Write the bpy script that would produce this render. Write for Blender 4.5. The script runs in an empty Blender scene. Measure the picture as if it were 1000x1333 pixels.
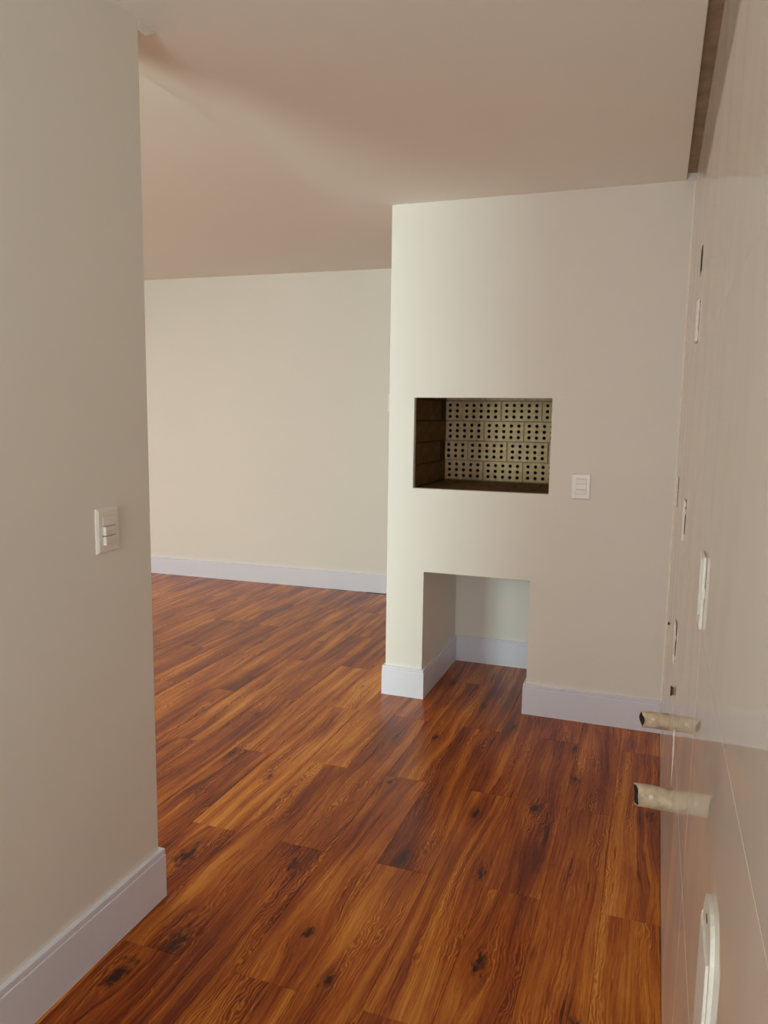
import bpy, bmesh, math, random
from mathutils import Vector, Matrix

# ------------------------------------------------------------------ camera, light, exposure
scn = bpy.context.scene
COL = scn.collection
RND = random.Random(7)

cam_d = bpy.data.cameras.new('camera')
cam_d.sensor_fit = 'HORIZONTAL'
cam_d.sensor_width = 36.0
cam_d.lens = 35.4965
cam_d.clip_start = 0.02
cam = bpy.data.objects.new('camera', cam_d)
COL.objects.link(cam)
YAW, PITCH, ROLL = 0.3424, 0.1264, 0.0143
_fw = Vector((-math.sin(YAW) * math.cos(PITCH), math.cos(YAW) * math.cos(PITCH), -math.sin(PITCH)))
_rt = Vector((math.cos(YAW), math.sin(YAW), 0))
_up = _rt.cross(_fw)
_r2 = _rt * math.cos(ROLL) + _up * math.sin(ROLL)
_u2 = _up * math.cos(ROLL) - _rt * math.sin(ROLL)
M = Matrix((( _r2.x, _u2.x, -_fw.x, 0), (_r2.y, _u2.y, -_fw.y, 0), (_r2.z, _u2.z, -_fw.z, 1.5), (0, 0, 0, 1)))
cam.matrix_world = M
scn.camera = cam

world = bpy.data.worlds.new('world')
scn.world = world
world.use_nodes = True
world.node_tree.nodes['Background'].inputs[0].default_value = (0.75, 0.85, 1.0, 1)
world.node_tree.nodes['Background'].inputs[1].default_value = 0.3

def window_light(name, loc, rx, rz, sx, sz, power, color):
    l = bpy.data.lights.new(name, 'AREA')
    l.shape = 'RECTANGLE'
    l.size, l.size_y = sx, sz
    l.energy = power
    l.color = color
    o = bpy.data.objects.new(name, l)
    COL.objects.link(o)
    o.location = loc
    o.rotation_euler = (rx, 0, rz)
    return o

# daylight through the living-room window and through the kitchen window, both behind the viewer
window_light('living_window_daylight', (-2.83, -1.80, 1.35), math.pi / 2 - 0.45, 0, 1.46, 2.0, 188, (0.77, 0.985, 0.915))
window_light('kitchen_window_daylight', (-0.66, -2.70, 1.15), math.pi / 2 + 0.80, 0, 1.1, 1.9, 78, (0.91, 0.99, 1.0))
window_light('added_side_fill', (-6.22, 3.0, 1.40), math.pi / 2 - 0.85, -math.pi / 2, 2.4, 2.0, 55, (1.0, 0.74, 0.68))  # added warm fill for the far wall and living-room floor

scn.view_settings.view_transform = 'Standard'
scn.view_settings.look = 'None'
scn.view_settings.gamma = 1.0
scn.view_settings.use_curve_mapping = False
scn.view_settings.exposure = 0.0
scn.cycles.use_denoising = True
scn.cycles.adaptive_threshold = 0.02
scn.cycles.max_bounces = 9
scn.cycles.diffuse_bounces = 7
scn.cycles.glossy_bounces = 4
scn.cycles.sample_clamp_indirect = 6.0

# ------------------------------------------------------------------ measured places (metres, viewer at 0,0,1.5)
D = 3.7514            # chimney wall face
XL, YE, XL2 = -1.379, 1.8357, -1.587    # partition: face, end, living-room face
XP = -1.3175          # chimney wall left edge
H, HF = 2.5513, 2.68  # kitchen ceiling, living-room ceiling
N0, N1, NZ, NY = -1.111, -0.5554, 0.688, 4.4596   # wood niche
G0, G1, GZ0, GZ1 = -1.179, -0.483, 1.129, 1.594   # grill opening
GB, GF = 4.50, 1.117  # grill lining face, hearth height
XS = 0.0627           # edge of the kitchen ceiling at the shadow gap
BH = 0.159
def xw(z): return 0.0935 + 0.003 * z      # face of the tiled wall
def yf(x): return 5.955 + 0.030 * (x + 2.1)   # far wall

# ------------------------------------------------------------------ material helpers
def mat(name):
    m = bpy.data.materials.new(name)
    m.use_nodes = True
    nt = m.node_tree
    return m, nt, nt.nodes['Principled BSDF']

def nd(nt, t, **kw):
    n = nt.nodes.new(t)
    for k, v in kw.items():
        setattr(n, k, v)
    return n

def plain(name, col, rough=0.6, spec=0.5, noise=0.0, scale=20, bump=0.0, bscale=200, bdist=0.001):
    m, nt, b = mat(name)
    b.inputs['Roughness'].default_value = rough
    b.inputs['Specular IOR Level'].default_value = spec
    b.inputs['Base Color'].default_value = (*col, 1)
    tc = nd(nt, 'ShaderNodeTexCoord')
    if noise:
        n = nd(nt, 'ShaderNodeTexNoise')
        n.inputs['Scale'].default_value = scale
        n.inputs['Detail'].default_value = 5
        nt.links.new(tc.outputs['Object'], n.inputs['Vector'])
        r = nd(nt, 'ShaderNodeValToRGB')
        r.color_ramp.elements[0].position = 0.3
        r.color_ramp.elements[1].position = 0.7
        r.color_ramp.elements[0].color = (*[max(0, c * (1 - noise)) for c in col], 1)
        r.color_ramp.elements[1].color = (*[min(1, c * (1 + noise)) for c in col], 1)
        nt.links.new(n.outputs['Fac'], r.inputs['Fac'])
        nt.links.new(r.outputs['Color'], b.inputs['Base Color'])
    if bump:
        n2 = nd(nt, 'ShaderNodeTexNoise')
        n2.inputs['Scale'].default_value = bscale
        n2.inputs['Detail'].default_value = 3
        nt.links.new(tc.outputs['Object'], n2.inputs['Vector'])
        bp = nd(nt, 'ShaderNodeBump')
        bp.inputs['Strength'].default_value = bump
        bp.inputs['Distance'].default_value = bdist
        nt.links.new(n2.outputs['Fac'], bp.inputs['Height'])
        nt.links.new(bp.outputs['Normal'], b.inputs['Normal'])
    return m

PAINT = plain('wall_paint', (0.80, 0.77, 0.72), 0.55, 0.35, 0.012, 1.5, 0.12, 260, 0.0008)
CEIL = plain('ceiling_paint', (0.86, 0.85, 0.79), 0.8, 0.2, 0.012, 1.2, 0.05, 200)
BASEB = plain('baseboard_lacquer', (0.76, 0.77, 0.88), 0.35, 0.5)
PLASTIC = plain('white_plastic', (0.82, 0.79, 0.74), 0.3, 0.5)
PLASTIC2 = plain('bare_white_plastic', (0.80, 0.77, 0.71), 0.4, 0.5, 0.04, 60)
DARK = plain('recess_shade_dark_heads', (0.045, 0.03, 0.02), 0.8, 0.2)  # near-black painted shade for holes and gaps, also the dark fitting heads
GROUT = plain('pale_grout', (0.88, 0.84, 0.78), 0.8, 0.2, 0.05, 80, 0.3, 300)
RAW = plain('raw_plaster', (0.42, 0.33, 0.24), 0.9, 0.1, 0.15, 14, 0.3, 80)
MORTAR = plain('grey_mortar', (0.30, 0.235, 0.15), 0.95, 0.1, 0.25, 40, 0.6, 120, 0.003)
BRICK = plain('pale_clay_brick', (0.66, 0.48, 0.28), 0.9, 0.15, 0.18, 30, 0.5, 150, 0.002)
HOLE = plain('brick_hole_shade', (0.035, 0.022, 0.010), 0.95, 0.1, 0.2, 30)  # brick clay coloured nearly black as the shade inside the holes
FIREBRICK = plain('brown_firebrick', (0.22, 0.13, 0.055), 0.9, 0.15, 0.2, 25, 0.5, 120, 0.002)
TUBE = plain('dirty_tan_pipe', (0.56, 0.47, 0.34), 0.85, 0.2, 0.3, 45, 0.6, 120, 0.002)
SPLASH = plain('plaster_splash', (0.85, 0.81, 0.72), 0.8, 0.2, 0.05, 60)
RUST = plain('brown_fitting', (0.16, 0.10, 0.06), 0.6, 0.3, 0.2, 90)
SOOT = plain('sooty_mortar', (0.12, 0.08, 0.045), 0.95, 0.1, 0.25, 40, 0.6, 120, 0.003)
SUBFLOOR = plain('floor_underlay', (0.20, 0.08, 0.025), 0.5, 0.4)

def tile_mat():
    m, nt, b = mat('polished_tile')
    b.inputs['Base Color'].default_value = (0.74, 0.69, 0.62, 1)
    b.inputs['Roughness'].default_value = 0.018
    b.inputs['IOR'].default_value = 1.52
    tc = nd(nt, 'ShaderNodeTexCoord')
    n = nd(nt, 'ShaderNodeTexNoise')
    n.inputs['Scale'].default_value = 2.3
    n.inputs['Detail'].default_value = 1
    nt.links.new(tc.outputs['Object'], n.inputs['Vector'])
    bp = nd(nt, 'ShaderNodeBump')
    bp.inputs['Strength'].default_value = 0.2
    bp.inputs['Distance'].default_value = 0.003
    nt.links.new(n.outputs['Fac'], bp.inputs['Height'])
    nt.links.new(bp.outputs['Normal'], b.inputs['Normal'])
    # building dust wiped down in vertical streaks
    mp = nd(nt, 'ShaderNodeMapping')
    mp.inputs['Scale'].default_value = (1.0, 3.0, 0.6)
    nt.links.new(tc.outputs['Object'], mp.inputs['Vector'])
    d = nd(nt, 'ShaderNodeTexNoise')
    d.inputs['Scale'].default_value = 1.6
    d.inputs['Detail'].default_value = 2
    nt.links.new(mp.outputs['Vector'], d.inputs['Vector'])
    mr = nd(nt, 'ShaderNodeMapRange')
    mr.inputs['From Min'].default_value = 0.3
    mr.inputs['From Max'].default_value = 0.7
    mr.inputs["To Min"].default_value = 0.20
    mr.inputs["To Max"].default_value = 0.32
    nt.links.new(d.outputs['Fac'], mr.inputs['Value'])
    df = nd(nt, 'ShaderNodeBsdfDiffuse')
    df.inputs['Color'].default_value = (0.70, 0.64, 0.55, 1)
    mx = nd(nt, 'ShaderNodeMixShader')
    nt.links.new(mr.outputs['Result'], mx.inputs['Fac'])
    nt.links.new(b.outputs['BSDF'], mx.inputs[1])
    nt.links.new(df.outputs['BSDF'], mx.inputs[2])
    nt.links.new(mx.outputs['Shader'], nt.nodes['Material Output'].inputs['Surface'])
    return m
TILE = tile_mat()

def wood_mat():
    m, nt, b = mat('vinyl_oak_plank')
    L = nt.links.new
    def math_(op, a, c=None, d=None, clamp=False):
        n = nd(nt, 'ShaderNodeMath', operation=op)
        n.use_clamp = clamp
        for i, v in enumerate((a, c, d)):
            if v is None: continue
            if isinstance(v, (int, float)): n.inputs[i].default_value = v
            else: L(v, n.inputs[i])
        return n.outputs[0]
    def attr(nm):
        return nd(nt, 'ShaderNodeAttribute', attribute_type='OBJECT', attribute_name=nm)
    def comb(x, y, z):
        c = nd(nt, 'ShaderNodeCombineXYZ')
        for i, v in enumerate((x, y, z)):
            if isinstance(v, (int, float)): c.inputs[i].default_value = v
            else: L(v, c.inputs[i])
        return c.outputs[0]
    def noise(vec, scale, detail=3, rough=0.55, dist=0.0):
        n = nd(nt, 'ShaderNodeTexNoise')
        n.inputs['Scale'].default_value = scale
        n.inputs['Detail'].default_value = detail
        n.inputs['Roughness'].default_value = rough
        n.inputs['Distortion'].default_value = dist
        L(vec, n.inputs['Vector'])
        return n.outputs['Fac']
    tc = nd(nt, 'ShaderNodeTexCoord')
    sp = nd(nt, 'ShaderNodeSeparateXYZ')
    L(tc.outputs['Object'], sp.inputs[0])
    x, y = sp.outputs[0], sp.outputs[1]
    seed = attr('seed').outputs['Fac']
    tone = attr('tone').outputs['Fac']
    # slow wander of the grain
    w1 = noise(comb(math_('MULTIPLY', x, 4.0), math_('MULTIPLY', y, 0.9), seed), 1.0, 2, 0.5)
    w2 = noise(comb(math_('MULTIPLY', x, 22.0), math_('MULTIPLY', y, 7.0), seed), 1.0, 3, 0.55)
    h = math_('ADD', x, math_('MULTIPLY', math_('SUBTRACT', w1, 0.5), 0.13))
    h = math_('ADD', h, math_('MULTIPLY', math_('SUBTRACT', w2, 0.5), 0.012))
    kn = None
    halo = None
    wob = noise(comb(math_('MULTIPLY', x, 70.0), math_('MULTIPLY', y, 26.0), seed), 1.0, 3, 0.6)
    for nm in ('knot_a', 'knot_b'):
        a = attr(nm)
        s2 = nd(nt, 'ShaderNodeSeparateXYZ')
        L(a.outputs['Vector'], s2.inputs[0])
        dx = math_('SUBTRACT', x, s2.outputs[0])
        dy = math_('SUBTRACT', y, s2.outputs[1])
        r = math_('MAXIMUM', s2.outputs[2], 0.001)
        ddx = math_('DIVIDE', dx, r)
        ddy = math_('DIVIDE', dy, math_('MULTIPLY', r, 2.4))
        d2 = math_('ADD', math_('MULTIPLY', ddx, ddx), math_('MULTIPLY', ddy, ddy))
        # grain bends round the knot
        big = math_('DIVIDE', 1.0, math_('ADD', 1.0, math_('MULTIPLY', d2, 0.35)))
        h = math_('ADD', h, math_('MULTIPLY', math_('MULTIPLY', big, dx), -0.75))
        dd = math_('ADD', math_('SQRT', d2), math_('MULTIPLY', math_('SUBTRACT', wob, 0.5), 3.4))
        k = math_('SUBTRACT', 0.95, dd, clamp=True)
        hl = math_('DIVIDE', 0.55, math_('ADD', 1.0, math_('MULTIPLY', d2, 0.25)))
        kn = k if kn is None else math_('MAXIMUM', kn, k)
        halo = hl if halo is None else math_('MAXIMUM', halo, hl)
    # bands (growth rings) and fibres
    band = noise(comb(math_('MULTIPLY', h, 24.0), math_('MULTIPLY', y, 0.7), seed), 1.0, 3, 0.55)
    patch = noise(comb(math_('MULTIPLY', h, 9.0), math_('MULTIPLY', y, 1.9), math_('ADD', seed, 31.0)), 1.0, 2, 0.5)
    rmask = noise(comb(math_('MULTIPLY', h, 14.0), math_('MULTIPLY', y, 2.2), math_('ADD', seed, 9.0)), 1.0, 2, 0.5)
    rmask = nd_ramp(nt, rmask, 0.47, 0.62)
    w3 = noise(comb(math_('MULTIPLY', x, 26.0), math_('MULTIPLY', y, 11.0), math_('ADD', seed, 5.0)), 1.0, 2, 0.5)
    h2 = math_('ADD', h, math_('MULTIPLY', math_('MULTIPLY', math_('SUBTRACT', w3, 0.5), rmask), 0.060))
    ring = math_('ADD', math_('MULTIPLY', math_('SINE', math_('MULTIPLY', h2, 640.0)), 0.5), 0.5)
    ring = math_('POWER', ring, 2.0)
    fib = noise(comb(math_('MULTIPLY', h, 190.0), math_('MULTIPLY', y, 2.6), seed), 1.0, 4, 0.65)
    pore = noise(comb(math_('MULTIPLY', x, 480.0), math_('MULTIPLY', y, 22.0), seed), 1.0, 2, 0.6)
    streak = noise(comb(math_('MULTIPLY', h, 85.0), math_('MULTIPLY', y, 3.0), math_('ADD', seed, 17.0)), 1.0, 2, 0.5)
    streak = nd_ramp(nt, streak, 0.64, 0.72)
    val = math_('ADD', math_('MULTIPLY', math_('SUBTRACT', band, 0.5), 1.15), 0.5)
    val = math_('ADD', val, math_('MULTIPLY', math_('SUBTRACT', patch, 0.5), 0.75))
    val = math_('ADD', val, math_('MULTIPLY', math_('SUBTRACT', fib, 0.5), 0.75))
    val = math_('ADD', val, math_('MULTIPLY', math_('MULTIPLY', math_('SUBTRACT', ring, 0.38), rmask), 0.32))
    val = math_('ADD', val, math_('MULTIPLY', math_('SUBTRACT', pore, 0.5), 0.45))
    val = math_('SUBTRACT', val, math_('MULTIPLY', streak, 0.34))
    val = math_('ADD', val, math_('SUBTRACT', tone, 0.5))
    val = math_('SUBTRACT', val, math_('MULTIPLY', halo, 0.30))
    cr = nd(nt, 'ShaderNodeValToRGB')
    e = cr.color_ramp.elements
    e[0].position = 0.0;  e[0].color = (0.070, 0.010, 0.001, 1)
    e[1].position = 1.0;  e[1].color = (0.74, 0.34, 0.070, 1)
    for pos, c in ((0.26, (0.195, 0.028, 0.002, 1)), (0.50, (0.375, 0.088, 0.005, 1)), (0.74, (0.580, 0.195, 0.019, 1))):
        q = e.new(pos); q.color = c
    L(val, cr.inputs['Fac'])
    mx = nd(nt, 'ShaderNodeMix', data_type='RGBA')
    L(math_('MULTIPLY', kn, 1.25, clamp=True), mx.inputs['Factor'])
    L(cr.outputs['Color'], mx.inputs['A'])
    mx.inputs['B'].default_value = (0.040, 0.008, 0.002, 1)
    L(mx.outputs['Result'], b.inputs['Base Color'])
    b.inputs['Roughness'].default_value = 0.42
    b.inputs['Specular IOR Level'].default_value = 0.15
    rr = math_('ADD', 0.27, math_('MULTIPLY', fib, 0.14))
    L(rr, b.inputs['Roughness'])
    b.inputs['Coat Weight'].default_value = 0.30
    b.inputs['Coat Roughness'].default_value = 0.22
    b.inputs['Coat IOR'].default_value = 1.45
    bp = nd(nt, 'ShaderNodeBump')
    bp.inputs['Strength'].default_value = 0.35
    bp.inputs['Distance'].default_value = 0.0006
    L(math_('ADD', fib, math_('MULTIPLY', pore, 0.6)), bp.inputs['Height'])
    L(bp.outputs['Normal'], b.inputs['Normal'])
    return m

def nd_ramp(nt, sock, lo, hi):
    n = nd(nt, 'ShaderNodeMapRange')
    n.inputs['From Min'].default_value = lo
    n.inputs['From Max'].default_value = hi
    nt.links.new(sock, n.inputs['Value'])
    return n.outputs['Result']

WOOD = wood_mat()

# ------------------------------------------------------------------ mesh helpers
def box(bm, x0, x1, y0, y1, z0, z1, bevel=0.0, seg=1):
    vs = [bm.verts.new(c) for c in ((x0, y0, z0), (x1, y0, z0), (x1, y1, z0), (x0, y1, z0),
                                    (x0, y0, z1), (x1, y0, z1), (x1, y1, z1), (x0, y1, z1))]
    fs = [bm.faces.new([vs[i] for i in f]) for f in ((0, 3, 2, 1), (4, 5, 6, 7), (0, 1, 5, 4), (1, 2, 6, 5), (2, 3, 7, 6), (3, 0, 4, 7))]
    if bevel:
        es = list({e for f in fs for e in f.edges})
        bmesh.ops.bevel(bm, geom=es, offset=bevel, segments=seg, affect='EDGES', profile=0.5)
    return vs

def poly_prism(bm, pts, y0, y1):
    """outline in (x, z), extruded from y0 to y1"""
    a = [bm.verts.new((p[0], y0, p[1])) for p in pts]
    c = [bm.verts.new((p[0], y1, p[1])) for p in pts]
    n = len(pts)
    bm.faces.new(a)
    bm.faces.new(c[::-1])
    for i in range(n):
        bm.faces.new((a[i], c[i], c[(i + 1) % n], a[(i + 1) % n]))

def mk(name, bm, material, parent=None, smooth=False):
    bmesh.ops.recalc_face_normals(bm, faces=bm.faces)
    me = bpy.data.meshes.new(name)
    bm.to_mesh(me)
    bm.free()
    for mm in (material if isinstance(material, (list, tuple)) else [material]):
        me.materials.append(mm)
    if smooth:
        for p in me.polygons:
            p.use_smooth = True
    o = bpy.data.objects.new(name, me)
    COL.objects.link(o)
    o.parent = parent
    return o

def mkbox(name, c, material, parent=None, bevel=0.0, seg=1):
    bm = bmesh.new()
    box(bm, *c, bevel, seg)
    return mk(name, bm, material, parent)

def struct(o, label=None):
    o['kind'] = 'structure'
    if label: o['label'] = label
    return o

def thing(name, label, cat, loc=(0, 0, 0), rz=0.0, group=None):
    o = bpy.data.objects.new(name, None)
    o.empty_display_size = 0.05
    COL.objects.link(o)
    o.location = loc
    o.rotation_euler = (0, 0, rz)
    o['label'] = label
    o['category'] = cat
    if group: o['group'] = group
    return o

def evaluated(o):
    dg = bpy.context.evaluated_depsgraph_get()
    me = bpy.data.meshes.new_from_object(o.evaluated_get(dg))
    o.modifiers.clear()
    old = o.data
    o.data = me
    bpy.data.meshes.remove(old)

# ------------------------------------------------------------------ floor: slab and planks
fl = struct(mkbox('floor', (-6.2, 0.6, -3.3, 6.4, -0.12, -0.006), SUBFLOOR), 'orange brown oak plank floor')
PW, PL, PT = 0.182, 1.22, 0.0055
def plank_mesh(w, l):
    bm = bmesh.new()
    g, c = 0.00035, 0.0007
    x0, x1, y0, y1 = -w / 2 + g, w / 2 - g, -l / 2 + g, l / 2 - g
    lo = [bm.verts.new(q) for q in ((x0, y0, -PT), (x1, y0, -PT), (x1, y1, -PT), (x0, y1, -PT))]
    md = [bm.verts.new(q) for q in ((x0, y0, -c), (x1, y0, -c), (x1, y1, -c), (x0, y1, -c))]
    hi = [bm.verts.new(q) for q in ((x0 + c, y0 + c, 0), (x1 - c, y0 + c, 0), (x1 - c, y1 - c, 0), (x0 + c, y1 - c, 0))]
    bm.faces.new(hi)
    for i in range(4):
        j = (i + 1) % 4
        bm.faces.new((lo[i], lo[j], md[j], md[i]))
        bm.faces.new((md[i], md[j], hi[j], hi[i]))
    bmesh.ops.recalc_face_normals(bm, faces=bm.faces)
    me = bpy.data.meshes.new('plank')
    bm.to_mesh(me); bm.free()
    me.materials.append(WOOD)
    return me
FULL = plank_mesh(PW, PL)
EDGE = plank_mesh(0.173, PL)
# knots as seen: floor x, y, radius
KNOTS = [(-0.379, 1.905, 0.026), (-0.876, 1.860, 0.018), (-0.748, 1.700, 0.018), (-0.361, 2.804, 0.020),
         (-0.570, 2.690, 0.020), (-0.741, 2.301, 0.024), (-0.273, 3.409, 0.018), (-0.243, 3.104, 0.022), (-0.113, 1.782, 0.018),
         (-0.580, 3.547, 0.018), (0.060, 2.915, 0.020), (-1.435, 2.060, 0.034), (-1.641, 2.454, 0.018), (-1.700, 2.808, 0.018),
         (-1.446, 2.670, 0.016), (-1.282, 1.530, 0.030), (-1.213, 1.669, 0.034), (-0.470, 2.330, 0.022), (-1.069, 2.142, 0.020),
         (-1.076, 3.226, 0.016), (-0.955, 2.81, 0.016), (-0.90, 3.30, 0.016)]
def add_plank(me, cx, cy, w, l):
    o = bpy.data.objects.new('plank', me)
    COL.objects.link(o)
    o.parent = fl
    o.location = (cx, cy, 0)
    o['seed'] = round(RND.uniform(0, 60), 3)
    o['tone'] = round(0.5 + RND.gauss(0, 0.055), 3)
    mine = [k for k in KNOTS if abs(k[0] - cx) <= w / 2 and abs(k[1] - cy) <= l / 2]
    seen = 1.4 < cy < 3.6 and cx > -1.75
    while len(mine) < 2:
        if seen or RND.random() < 0.55:
            mine.append((cx + 9.0, cy, 0.001))
        else:
            mine.append((cx + RND.uniform(-0.07, 0.07), cy + RND.uniform(-0.5, 0.5), RND.uniform(0.007, 0.014)))
    for nm, k in zip(('knot_a', 'knot_b'), mine):
        o[nm] = [k[0] - cx, k[1] - cy, k[2]]
for r in range(33):
    xr = 0.102 - PW * r
    cx = xr - PW / 2
    w = PW
    if r == 0:
        cx, w = -0.08 + 0.173 / 2, 0.173
    start = 1.03 if r % 2 == 0 else 0.417
    k = 0
    while start + k * PL < 6.05:
        y0 = start + k * PL
        y1 = y0 + PL
        if y0 > 5.95 - 0.03 * r * PW: break
        add_plank(EDGE if r == 0 else FULL, cx, (y0 + y1) / 2, w, PL)
        k += 1

# ------------------------------------------------------------------ walls and ceilings
struct(mkbox('wall_left', (XL2, XL, -2.5, YE, 0, HF), PAINT, None, 0.003, 2), 'beige painted partition wall ending in the foreground')
bm = bmesh.new()
for pts in (((-6.2, yf(-6.2)), (0.6, yf(0.6)), (0.6, 6.35), (-6.2, 6.35)),):
    a = [bm.verts.new((p[0], p[1], 0)) for p in pts]
    c = [bm.verts.new((p[0], p[1], HF)) for p in pts]
    bm.faces.new(a[::-1]); bm.faces.new(c)
    for i in range(4):
        bm.faces.new((a[i], a[(i + 1) % 4], c[(i + 1) % 4], c[i]))
struct(mk('wall_far', bm, PAINT), 'beige far wall of the room beyond')
struct(mkbox('wall_end', (0.32, 0.6, D, yf(0.35) , 0, HF), PAINT), 'end wall behind the chimney block')
# facade walls with window openings behind the viewer
def wall_with_window(name, x0, x1, y0, y1, wx0, wx1, wz0, wz1):
    bm = bmesh.new()
    box(bm, x0, wx0, y0, y1, 0, HF); box(bm, wx1, x1, y0, y1, 0, HF)
    if wz0 > 0: box(bm, wx0, wx1, y0, y1, 0, wz0)
    box(bm, wx0, wx1, y0, y1, wz1, HF)
    return struct(mk(name, bm, PAINT))
def window(name, wx0, wx1, y, wz0, wz1):
    bm = bmesh.new()
    t = 0.05
    box(bm, wx0, wx0 + t, y, y + 0.06, wz0, wz1); box(bm, wx1 - t, wx1, y, y + 0.06, wz0, wz1)
    box(bm, wx0 + t, wx1 - t, y, y + 0.06, wz0, wz0 + t); box(bm, wx0 + t, wx1 - t, y, y + 0.06, wz1 - t, wz1)
    xm = (wx0 + wx1) / 2
    box(bm, xm - 0.025, xm + 0.025, y, y + 0.06, wz0 + t, wz1 - t)
    return struct(mk(name, bm, PLASTIC2))
wall_with_window('wall_front', -6.2, XL2, -1.8, -1.6, -3.60, -2.06, 0.2, 2.3)
window('window_1', -3.60, -2.06, -1.64, 0.2, 2.3)
bm = bmesh.new()
W0, W1 = 1.78, 4.22  # made-up opening for the added side fill
box(bm, -6.2, -6.0, -1.6, W0, 0, HF); box(bm, -6.2, -6.0, W1, yf(-6.2), 0, HF)
box(bm, -6.2, -6.0, W0, W1, 0, 0.25); box(bm, -6.2, -6.0, W0, W1, 2.4, HF)
struct(mk('wall_side', bm, PAINT), 'side wall of the living room')
bm = bmesh.new()
box(bm, -6.04, -5.98, W0, W0 + 0.05, 0.25, 2.4); box(bm, -6.04, -5.98, W1 - 0.05, W1, 0.25, 2.4); box(bm, -6.04, -5.98, 2.975, 3.025, 0.30, 2.35)
box(bm, -6.04, -5.98, W0 + 0.05, W1 - 0.05, 0.25, 0.30); box(bm, -6.04, -5.98, W0 + 0.05, W1 - 0.05, 2.35, 2.4)
struct(mk('added_side_window', bm, PLASTIC2))  # unseen frame, added to go with the side fill
wall_with_window('wall_rear', XL2, 0.6, -2.7, -2.5, -1.25, -0.07, 0.15, 2.15)
window('window_2', -1.25, -0.07, -2.54, 0.15, 2.15)

struct(mkbox('ceiling', (XL2, XS, -2.5, D, H, HF), CEIL, None, 0.002, 1), 'smooth beige lowered kitchen ceiling')
struct(mkbox('ceiling_living', (-6.2, 0.6, -3.2, 6.35, HF, HF + 0.12), CEIL), 'higher ceiling of the room beyond')
struct(mkbox('trim_1', (XS, 0.32, -2.5, D, H + 0.030, HF), RAW), 'dark raw recess of the shadow gap above the tiles')
# small plaster wedge left where the partition meets the ceiling
bm = bmesh.new()
a = [bm.verts.new((XL + 0.001, y, z)) for y, z in ((YE, H), (1.914, H), (1.868, 2.523), (YE, 2.523))]
c = [bm.verts.new((XL - 0.05, y, z)) for y, z in ((YE, H), (1.914, H), (1.868, 2.523), (YE, 2.523))]
bm.faces.new(a); bm.faces.new(c[::-1])
for i in range(4): bm.faces.new((a[i], c[i], c[(i + 1) % 4], a[(i + 1) % 4]))
struct(mk('trim_2', bm, PAINT), 'pale plaster wedge at the top of the partition end')

# chimney block with grill opening and wood niche
blk = mkbox('wall_back', (XP, 0.32, D, 4.75, 0, HF), PAINT)
cuts = []
def cutter(c):
    o = mkbox('cut', c, PAINT); cuts.append(o)
    md = blk.modifiers.new('b', 'BOOLEAN'); md.operation = 'DIFFERENCE'; md.solver = 'EXACT'; md.object = o
cutter((N0, N1, D - 0.1, NY, -0.1, NZ))
cutter((G0, G1, D - 0.1, D + 0.06, GZ0, GZ1))
cutter((-1.275, -0.405, D + 0.035, GB + 0.14, 1.05, 2.05))
bv = blk.modifiers.new('bev', 'BEVEL'); bv.width = 0.004; bv.segments = 2; bv.limit_method = 'ANGLE'
bpy.context.view_layer.update()
evaluated(blk)
for o in cuts: bpy.data.objects.remove(o)
struct(blk, 'pale chimney wall with grill opening above a floor-level niche')

# baseboards: profile (offset from wall, height) swept along a path, on the right-hand side of travel
PROF = [(0, 0), (0.015, 0), (0.015, 0.1380), (0.0142, 0.1390), (0.0115, 0.1392), (0.0115, 0.1420), (0.0135, 0.1445), (0.0135, BH - 0.0015), (0.0125, BH), (0, BH)]
def sweep(name, path):
    bm = bmesh.new()
    n = len(path)
    rings = []
    for i, p in enumerate(path):
        def nrm(a, b):
            dx, dy = b[0] - a[0], b[1] - a[1]
            l = math.hypot(dx, dy)
            return (dy / l, -dx / l)
        ns = []
        if i > 0: ns.append(nrm(path[i - 1], p))
        if i < n - 1: ns.append(nrm(p, path[i + 1]))
        if len(ns) == 1: o = ns[0]
        else:
            sx, sy = ns[0][0] + ns[1][0], ns[0][1] + ns[1][1]
            k = 2 / (sx * sx + sy * sy) if sx or sy else 1
            o = (sx * k, sy * k)
        rings.append([bm.verts.new((p[0] + o[0] * t, p[1] + o[1] * t, z)) for t, z in PROF])
    for a, b in zip(rings, rings[1:]):
        for j in range(len(PROF)):
            k = (j + 1) % len(PROF)
            bm.faces.new((a[j], a[k], b[k], b[j]))
    bm.faces.new(rings[0]); bm.faces.new(rings[-1][::-1])
    return mk(name, bm, BASEB)
struct(sweep('baseboard_left', [(XL, -2.5), (XL, YE), (XL2, YE), (XL2, -1.6)]), 'white grooved baseboard along the partition wall')
struct(sweep('baseboard_back', [(XP, 4.75), (XP, D), (N0, D), (N0, NY), (N1, NY), (N1, D), (xw(0), D)]), 'white grooved baseboard round the chimney wall and into the niche')
struct(sweep('baseboard_far', [(-6.0, yf(-6.0)), (0.3, yf(0.3))]), 'white baseboard along the far wall')

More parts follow.
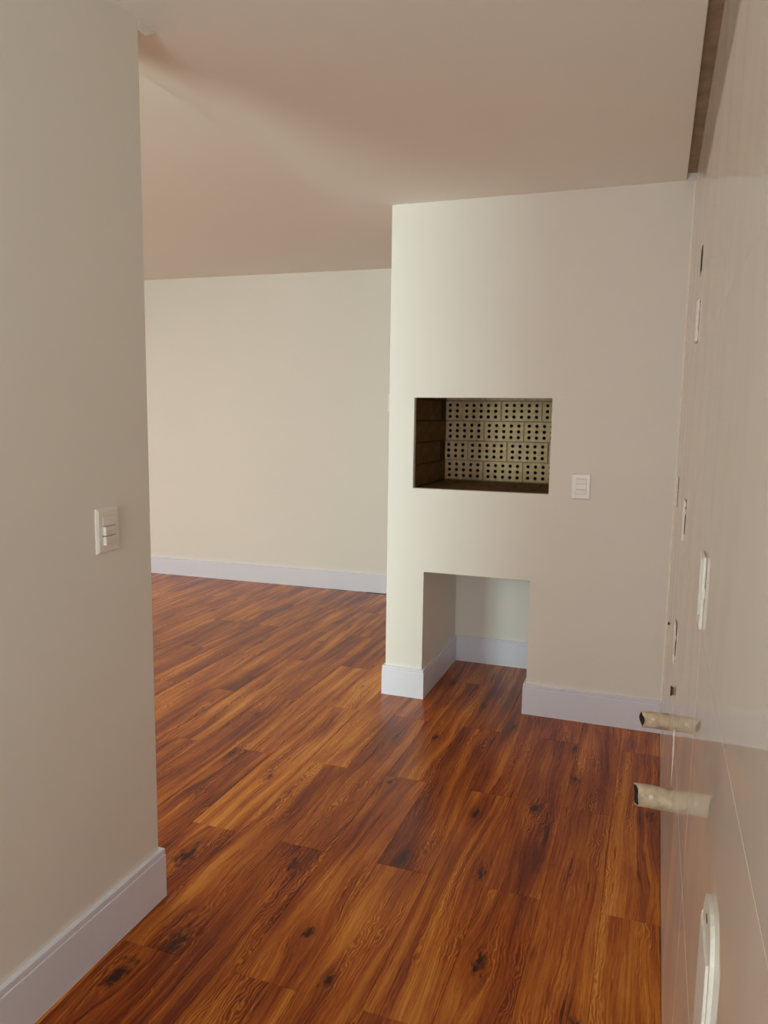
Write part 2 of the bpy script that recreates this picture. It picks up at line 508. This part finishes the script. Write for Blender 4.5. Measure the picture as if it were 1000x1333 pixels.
# ------------------------------------------------------------------ tiled right wall
wr = struct(mkbox('wall_right', (0.1145, 0.32, -2.5, D, 0, H + 0.03), GROUT), 'glossy tiled wall mirroring the room')
bm = bmesh.new()
a = [bm.verts.new(q) for q in ((xw(0) + 0.0012, -2.5, 0), (xw(0) + 0.0012, D, 0), (xw(H) + 0.0012, D, H), (xw(H) + 0.0012, -2.5, H))]
c = [bm.verts.new(q) for q in ((0.1145, -2.5, 0), (0.1145, D, 0), (0.1145, D, H), (0.1145, -2.5, H))]
bm.faces.new(a); bm.faces.new(c[::-1])
for i in range(4): bm.faces.new((a[i], c[i], c[(i + 1) % 4], a[(i + 1) % 4]))
mk('grout_bed', bm, GROUT, wr)
ROWS = [0.0015, 0.602, 1.111, 1.711, 2.311, H - 0.006]
COLS = [D - 0.008, 2.47, 1.475, 0.48, -0.515, -1.51, -2.495]
for zi, (z0, z1) in enumerate(zip(ROWS, ROWS[1:])):
    for yi, (y1, y0) in enumerate(zip(COLS, COLS[1:])):
        bm = bmesh.new()
        g = 0.0015 if zi < 2 else 0.00015
        zc, yc = (z0 + z1) / 2, (y0 + y1) / 2
        hw, hh = (y1 - y0) / 2 - g, (z1 - z0) / 2 - g
        b2 = 0.0004 if zi < 2 else 0.00008
        def ring(off, dxx):
            return [bm.verts.new((0.003 * zz + dxx, yy, zz)) for yy, zz in ((-hw + off, -hh + off), (hw - off, -hh + off), (hw - off, hh - off), (-hw + off, hh - off))]
        f0, f1, f2 = ring(b2, 0.0), ring(0, b2), ring(0, 0.006)
        bm.faces.new(f0)
        for i in range(4):
            j = (i + 1) % 4
            bm.faces.new((f0[i], f0[j], f1[j], f1[i])); bm.faces.new((f1[i], f1[j], f2[j], f2[i]))
        t = mk('tile', bm, TILE, wr)
        t.location = (xw(zc), yc, zc)
# corner bead between tiles and chimney wall
bm = bmesh.new()
for z0, z1 in ((BH, H - 0.004),):
    v = [bm.verts.new(q) for q in ((xw(z0) - 0.006, D, z0), (xw(z0) + 0.001, D, z0), (xw(z0) + 0.001, D - 0.007, z0),
                                   (xw(z1) - 0.006, D, z1), (xw(z1) + 0.001, D, z1), (xw(z1) + 0.001, D - 0.007, z1))]
    for f in ((0, 1, 2), (5, 4, 3), (0, 2, 5, 3), (2, 1, 4, 5), (1, 0, 3, 4)): bm.faces.new([v[i] for i in f])
struct(mk('trim_3', bm, SPLASH), 'white sealant bead in the corner')

# ------------------------------------------------------------------ grill firebox
gr = thing('barbecue_grill', 'built-in barbecue firebox lined with perforated clay bricks', 'grill', (0, 0, 0))
def rel(o): return o
COURSES = ((1.1795, (-1.094, -0.854, -0.616)), (1.2975, (-1.190, -0.954, -0.711, -0.470)), (1.4169, (-1.094, -0.855, -0.617)),
           (1.5360, (-0.996, -0.754, -0.515)), (1.655, (-1.094, -0.855, -0.617)))
bm = bmesh.new()
box(bm, -1.27, -0.41, GB + 0.048, GB + 0.135, 1.06, 2.04)
zz = 1.06
for z, cxs in COURSES:
    box(bm, -1.27, -0.41, GB + 0.004, GB + 0.049, zz, z - 0.0555)          # bed joint
    xx = -1.114 if z == 1.5360 else -1.27
    for cx in cxs + (9.0,):
        x1 = min(cx - 0.115, -0.41)
        if x1 > xx: box(bm, xx, x1, GB + 0.004, GB + 0.049, z - 0.0555, z + 0.0555)   # head joint
        xx = max(xx, cx + 0.115)
    zz = z + 0.0555
box(bm, -1.27, -0.41, GB + 0.004, GB + 0.049, zz, 2.04)
mort = mk('back_lining', bm, MORTAR, gr)
mort['kind'] = 'stuff'
def perforated(nx, W):
    bm = bmesh.new()
    Hh, dep = 0.1125, 0.046
    px, pz, r = 0.0440, 0.0340, 0.0104
    nz = 3
    xs = [-W / 2] + [-px * nx / 2 + px * i for i in range(1, nx)] + [W / 2]
    zs = [-Hh / 2] + [-pz * nz / 2 + pz * i for i in range(1, nz)] + [Hh / 2]
    for i in range(nx):
        for j in range(nz):
            cx, cz = (i - (nx - 1) / 2) * px, (j - 1) * pz
            x0, x1, z0, z1 = xs[i], xs[i + 1], zs[j], zs[j + 1]
            outer = [(x1, cz), (x1, z1), (cx, z1), (x0, z1), (x0, cz), (x0, z0), (cx, z0), (x1, z0)]
            ov = [bm.verts.new((p[0], 0, p[1])) for p in outer]
            iv = [bm.verts.new((cx + r * math.cos(a * math.pi / 4), 0, cz + r * math.sin(a * math.pi / 4))) for a in range(8)]
            bv_ = [bm.verts.new((v.co.x, 0.045, v.co.z)) for v in iv]
            for a in range(8):
                b_ = (a + 1) % 8
                bm.faces.new((ov[a], ov[b_], iv[b_], iv[a]))
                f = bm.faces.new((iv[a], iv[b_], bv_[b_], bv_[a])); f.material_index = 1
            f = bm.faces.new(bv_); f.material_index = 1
    bmesh.ops.remove_doubles(bm, verts=bm.verts, dist=1e-6)
    edge = [e for e in bm.edges if e.is_boundary]
    ret = bmesh.ops.extrude_edge_only(bm, edges=edge)
    for v in [g for g in ret['geom'] if isinstance(g, bmesh.types.BMVert)]: v.co.y = dep
    for f in bm.faces: f.normal_update()
    me = bpy.data.meshes.new('perforated_brick')
    bmesh.ops.recalc_face_normals(bm, faces=bm.faces)
    bm.to_mesh(me); bm.free()
    me.materials.append(BRICK); me.materials.append(HOLE)
    return me
PB, PH = perforated(5, 0.232), perforated(2, 0.100)
HALF = bpy.data.objects.new('perforated_brick', PH); COL.objects.link(HALF); HALF.parent = mort; HALF.location = (-1.164, GB - 0.001, 1.536)
for z, cxs in COURSES:
    for cx in cxs:
        o = bpy.data.objects.new('perforated_brick', PB)
        COL.objects.link(o)
        o.parent = mort
        o.location = (cx, GB - 0.001 + RND.uniform(-0.002, 0.002), z + RND.uniform(-0.001, 0.001))
        o.rotation_euler = (0, RND.uniform(-0.006, 0.006), 0)
def brick_box(l, h, t):
    bm = bmesh.new(); box(bm, -l / 2, l / 2, -t / 2, t / 2, -h / 2, h / 2, 0.004)
    bmesh.ops.recalc_face_normals(bm, faces=bm.faces)
    me = bpy.data.meshes.new('firebrick'); bm.to_mesh(me); bm.free(); me.materials.append(FIREBRICK); return me
FB = brick_box(0.232, 0.113, 0.05)
for sgn, xi in ((-1, -1.209), (1, -0.462)):
    side = mkbox('side_lining', tuple(sorted((xi + sgn * 0.004, xi + sgn * 0.055))) + (D + 0.037, GB + 0.0035, 1.062, 2.04), SOOT, gr)
    for ci in range(5):
        z = 1.1795 + 0.1188 * ci
        off = 0.0 if ci % 2 == 0 else 0.119
        y = GB - 0.118 - off
        while y - 0.10 > D + 0.04:
            o = bpy.data.objects.new('firebrick', FB); COL.objects.link(o); o.parent = side
            o.location = (xi + sgn * 0.025 + RND.uniform(-0.0015, 0.0015), y, z); o.rotation_euler = (0, 0, math.pi / 2)
            y -= 0.238
hearth = mkbox('hearth', (-1.207, -0.464, D + 0.037, GB, 1.062, GF - 0.006), SOOT, gr)
HB = brick_box(0.238, 0.05, 0.118)
for r in range(6):
    y = GB - 0.062 - r * 0.1215
    for q in range(4):
        cx = -1.09 + q * 0.244 - (0.12 if r % 2 else 0)
        if cx - 0.11 < -1.21 + 0.0 and r % 2: cx = cx + 0.0
        x0, x1 = max(cx - 0.119, -1.206), min(cx + 0.119, -0.465)
        if x1 - x0 < 0.03: continue
        if y - 0.06 < D + 0.04: continue
        if abs((x1 - x0) - 0.238) < 1e-6: me = HB
        else: me = brick_box(x1 - x0, 0.05, 0.118)
        o = bpy.data.objects.new('firebrick', me); COL.objects.link(o); o.parent = hearth
        o.location = ((x0 + x1) / 2, y, GF - 0.025)

# ------------------------------------------------------------------ wall switches (local: x right, z up, front is -y)
def switch(name, label, loc, rz, w, h, mods, out=0.0075):
    t = thing(name, label, 'light switch', loc, rz, 'white wall switches')
    bm = bmesh.new()
    # bevelled plate
    e, d0, d1 = 0.006, 0.004, 0.0085
    r0 = [(-w / 2, 0, -h / 2), (w / 2, 0, -h / 2), (w / 2, 0, h / 2), (-w / 2, 0, h / 2)]
    def rg(ins, yy): return [bm.verts.new((math.copysign(abs(p[0]) - ins, p[0]), yy, math.copysign(abs(p[2]) - ins, p[2]))) for p in r0]
    rs = [rg(0, 0), rg(0, -d0), rg(e, -d1)]
    iw, ih = 0.0245, 0.0395
    inner = [bm.verts.new((sx * iw, -d1, sz * ih)) for sx, sz in ((-1, -1), (1, -1), (1, 1), (-1, 1))]
    inb = [bm.verts.new((v.co.x, -0.004, v.co.z)) for v in inner]
    rs += [inner, inb]
    for a, b in zip(rs, rs[1:]):
        for i in range(4): bm.faces.new((a[i], a[(i + 1) % 4], b[(i + 1) % 4], b[i]))
    bm.faces.new(inb); bm.faces.new(rs[0][::-1])
    mk('plate', bm, PLASTIC, t)
    mh = 2 * ih / 3
    for i, mtype in enumerate(mods):
        zc = ih - mh * (i + 0.5)
        bm = bmesh.new()
        if mtype == 'blank':
            box(bm, -iw + 0.0006, iw - 0.0006, -d1 - 0.0012, -0.0041, zc - mh / 2 + 0.0006, zc + mh / 2 - 0.0006, 0.0006)
            mk('blank_module', bm, PLASTIC, t)
        else:
            vs = box(bm, -iw + 0.001, iw - 0.001, -d1 - out, -0.0041, zc - mh / 2 + 0.0012, zc + mh / 2 - 0.0012)
            for v in vs:
                if v.co.y < -0.006 and v.co.x > 0: v.co.y += out * 0.75   # rocker tilted to one side
            bmesh.ops.bevel(bm, geom=list(bm.edges), offset=0.0008, segments=1, affect='EDGES')
            mk('rocker', bm, PLASTIC, t)
    return t
switch('light_switch', 'white two-rocker switch on the near partition wall', (XL, 1.647, 1.1845), math.pi / 2, 0.088, 0.121, ('blank', 'rocker', 'rocker'), 0.010)
switch('light_switch', 'white switch plate beside the barbecue opening', (-0.328, D, 1.1745), 0, 0.090, 0.125, ('rocker', 'blank', 'rocker'), 0.0045)
switch('light_switch', 'switch plate on the far wall, half hidden by the chimney corner', (-2.058, yf(-2.058), 1.608), 0.03, 0.090, 0.165, ('blank', 'blank', 'blank'))

# ------------------------------------------------------------------ bare outlet frames on the tiles (front is -y, turned to face -x)
def outlet(label, y, z, w=0.080, h=0.128, out=0.011, gap=0.0025, seed=0):
    t = thing('wall_outlet', label, 'outlet', (xw(z), y, z), -math.pi / 2, 'bare outlet frames on the tiled wall')
    bm = bmesh.new()
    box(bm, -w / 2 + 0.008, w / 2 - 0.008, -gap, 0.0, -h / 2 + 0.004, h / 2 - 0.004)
    mk('recess_shade', bm, DARK, t)  # dark block painted as the shaded gap behind the frame
    bm = bmesh.new()
    t_ = 0.011
    box(bm, -w / 2, -w / 2 + t_, -out, -gap, -h / 2, h / 2, 0.0015)
    box(bm, w / 2 - t_, w / 2, -out, -gap, -h / 2, h / 2, 0.0015)
    box(bm, -w / 2 + t_ - .001, w / 2 - t_ + .001, -out, -gap, h / 2 - t_, h / 2, 0.0015)
    box(bm, -w / 2 + t_ - .001, w / 2 - t_ + .001, -out, -gap, -h / 2, -h / 2 + t_, 0.0015)
    mk('frame', bm, PLASTIC2, t)
    rr = random.Random(seed)
    bm = bmesh.new()
    for k in range(5):     # crumbs of plaster round the box
        cx, cz = rr.choice((-1, 1)) * (w / 2 + 0.002), rr.uniform(-h / 2, h / 2)
        s = rr.uniform(0.003, 0.006)
        vs = bmesh.ops.create_icosphere(bm, subdivisions=1, radius=s)['verts']
        for v in vs: v.co = Vector((v.co.x * 0.7 + cx, v.co.y * 0.6 - 0.002, v.co.z * 2.2 + cz)) + Vector((rr.uniform(-1, 1), 0, rr.uniform(-1, 1))) * 0.001
    mk('plaster_crumbs', bm, SPLASH, t)['kind'] = 'stuff'
    return t
outlet('small white outlet frame in the corner, farthest along the tiled wall', 3.385, 1.202, 0.07, 0.124, 0.0045, 0.0012, seed=1)
outlet('slim outlet frame at switch height, middle of the three in line on the tiles', 2.51, 1.192, 0.08, 0.132, 0.0055, 0.0015, seed=2)
outlet('larger plaster-caked outlet frame at switch height, nearest of the three in line', 1.482, 1.192, 0.08, 0.132, 0.0060, 0.0003, seed=3)
outlet('low outlet frame on the tiles above the two pipe stubs', 2.59, 0.782, 0.08, 0.130, 0.0050, 0.0015, seed=4)
outlet('pale outlet frame high on the tiles, just under the dark slit', 2.495, 1.792, 0.08, 0.122, 0.0060, 0.0005, seed=5)
# open box hole near the top: rim, and a dark slab painted as the shade inside
t = thing('outlet_box_hole', 'dark open outlet slit near the top of the tiled wall', 'outlet', (xw(1.98), 2.555, 1.98), -math.pi / 2)
bm = bmesh.new(); box(bm, -0.035, 0.035, -0.0012, 0.0, -0.038, 0.038); mk('recess_shade', bm, DARK, t)
bm = bmesh.new(); box(bm, -0.038, 0.038, -0.0010, 0.0, -0.042, -0.0382); mk('rim', bm, PLASTIC2, t)

# nearest outlet support: rounded plate with a screw hole and a raised module
t = thing('outlet_support', 'white rounded outlet bracket with a screw hole, lowest and nearest on the tiles', 'outlet', (xw(0.90), 0.935, 0.838), -math.pi / 2)
def rounded(w, h, r, n=7):
    pts = []
    for cx, cz, a0 in ((w / 2 - r, h / 2 - r, 0), (-w / 2 + r, h / 2 - r, 90), (-w / 2 + r, -h / 2 + r, 180), (w / 2 - r, -h / 2 + r, 270)):
        for k in range(n):
            a = math.radians(a0 + 90 * k / (n - 1))
            pts.append((cx + r * math.cos(a), cz + r * math.sin(a)))
    return pts
bm = bmesh.new(); poly_prism(bm, rounded(0.120, 0.165, 0.055), -0.0050, 0.0); mk('plate', bm, PLASTIC2, t)
bm = bmesh.new(); box(bm, -0.058, 0.056, -0.0045, 0.0, -0.160, 0.045, 0.001); mk('back_box', bm, PLASTIC2, t)
bm = bmesh.new(); box(bm, -0.052, 0.048, -0.0085, -0.004, -0.170, 0.034, 0.0015, 2); mk('module', bm, PLASTIC2, t)
bm = bmesh.new(); poly_prism(bm, [(-0.010 + 0.009 * math.cos(a * math.pi / 5), 0.056 + 0.004 * math.sin(a * math.pi / 5)) for a in range(10)], -0.0054, -0.0045); mk('screw_hole_shade', bm, DARK, t)  # flat dark disc painted as the shade in the screw hole
bm = bmesh.new()
rr = random.Random(5)
for k in range(7):
    vs = bmesh.ops.create_icosphere(bm, subdivisions=1, radius=rr.uniform(0.003, 0.005))['verts']
    cz, cx = rr.uniform(-0.085, 0.03), -0.066
    for v in vs: v.co = Vector((v.co.x * 1.2 + cx, v.co.y * 0.9 - 0.003, v.co.z * 2.6 + cz))
mk('plaster_crumbs', bm, SPLASH, t)['kind'] = 'stuff'

# ------------------------------------------------------------------ pipe stubs
def pipe(label, y, z, r, length, tilt, seed):
    t = thing('pipe_stub', label, 'pipe', (xw(z), y, z), -math.pi / 2, 'pipe stubs low on the tiled wall')
    t.rotation_euler = (0, tilt, -math.pi / 2)
    rr = random.Random(seed)
    n, m_ = 28, 9
    bm = bmesh.new()
    outer, inner = [], []
    for j in range(m_):
        f = j / (m_ - 1)
        yy = 0.012 - (length + 0.012) * f
        ro, ri = [], []
        for i in range(n):
            a = 2 * math.pi * i / n
            dent = 1 + 0.025 * math.sin(3 * a + seed + 4 * f) + 0.02 * math.sin(7 * a + 9 * f)
            pinch = 1 - (0.32 * f ** 6) * max(0.0, math.sin(a + 0.5)) ** 3
            rad = r * dent * pinch
            cut = (0.0075 * math.cos(a) + 0.002 * math.sin(3 * a + seed)) * f ** 5
            ro.append(bm.verts.new((rad * math.cos(a), yy + cut, rad * math.sin(a))))
            ri.append(bm.verts.new((rad * 0.88 * math.cos(a), yy + cut + 0.0005, rad * 0.88 * math.sin(a))))
        outer.append(ro); inner.append(ri)
    for rings in (outer, inner):
        for a, b in zip(rings, rings[1:]):
            for i in range(n):
                f_ = bm.faces.new((a[i], a[(i + 1) % n], b[(i + 1) % n], b[i]))
                f_.material_index = 1 if rings is inner else 0  # inner wall coloured near-black as the shade in the bore
    for i in range(n): bm.faces.new((outer[-1][i], outer[-1][(i + 1) % n], inner[-1][(i + 1) % n], inner[-1][i]))
    mk('pipe', bm, [TUBE, DARK], t, True)
    bm = bmesh.new()
    bm.faces.new([bm.verts.new((r * 0.84 * math.cos(2 * math.pi * i / 16), -length * 0.55, r * 0.84 * math.sin(2 * math.pi * i / 16))) for i in range(16)])
    mk('bore_shade', bm, DARK, t)  # dark disc painted as the shade deep in the pipe
    bm = bmesh.new()
    for k, (aa, ff, s) in enumerate(((0.45, 0.42, 0.0055),)):
        vs = bmesh.ops.create_icosphere(bm, subdivisions=2, radius=s)['verts']
        for v in vs: v.co = Vector((v.co.x * 1.2 + r * math.cos(aa), v.co.y * 1.2 - length * (1 - ff), v.co.z * 1.3 + r * math.sin(aa)))
    mk('plaster_spot', bm, SPLASH, t, True)
pipe('dirty tan pipe stub against the white baseboard, farther of the two', 2.62, 0.492, 0.0275, 0.088, 0.0, 1)
pipe('dirty tan pipe stub with white plaster spot over the brown floor', 2.06, 0.493, 0.0300, 0.093, 0.0, 4)

# small fittings
def fitting(name, label, cat, y, z, r, l):
    t = thing(name, label, cat, (xw(z), y, z), -math.pi / 2)
    bm = bmesh.new()
    poly_prism(bm, [(r * math.cos(a * math.pi / 6), r * math.sin(a * math.pi / 6)) for a in range(12)], -l, 0.004)
    mk('stem', bm, RUST, t)
    bm = bmesh.new()
    poly_prism(bm, [(1.25 * r * math.cos(a * math.pi / 3), 1.25 * r * math.sin(a * math.pi / 3)) for a in range(6)], -l - 0.002, -l + 0.001)
    mk('head', bm, DARK, t)
fitting('wall_plug', 'tiny dark screw on the tiles by the corner line', 'screw', 3.34, 0.647, 0.0055, 0.004)
fitting('pipe_nipple', 'small brown threaded fitting just above the farther pipe stub', 'fitting', 2.50, 0.643, 0.013, 0.006)
# plaster smear on the joint
bm = bmesh.new()
for (dy, dz, l, a) in ((0, 0, 0.05, 1.57), (0, 0, 0.035, 1.0), (0, 0, 0.035, 2.2), (0.02, -0.06, 0.07, 1.5), (-0.01, 0.02, 0.03, 1.9)):
    vs = bmesh.ops.create_icosphere(bm, subdivisions=1, radius=1)['verts']
    ca, sa = math.cos(a), math.sin(a)
    for v in vs:
        u, q = v.co.x * l, v.co.z * 0.006
        v.co = Vector((u * ca - q * sa + dy, v.co.y * 0.0022, u * sa + q * ca + dz))
sm = mk('plaster_smear', bm, SPLASH)
sm.location = (xw(0.58), 2.23, 0.575); sm.rotation_euler = (0, 0, -math.pi / 2)
sm['label'] = 'white plaster smear on the tiles between the two pipe stubs'; sm['category'] = 'plaster smear'
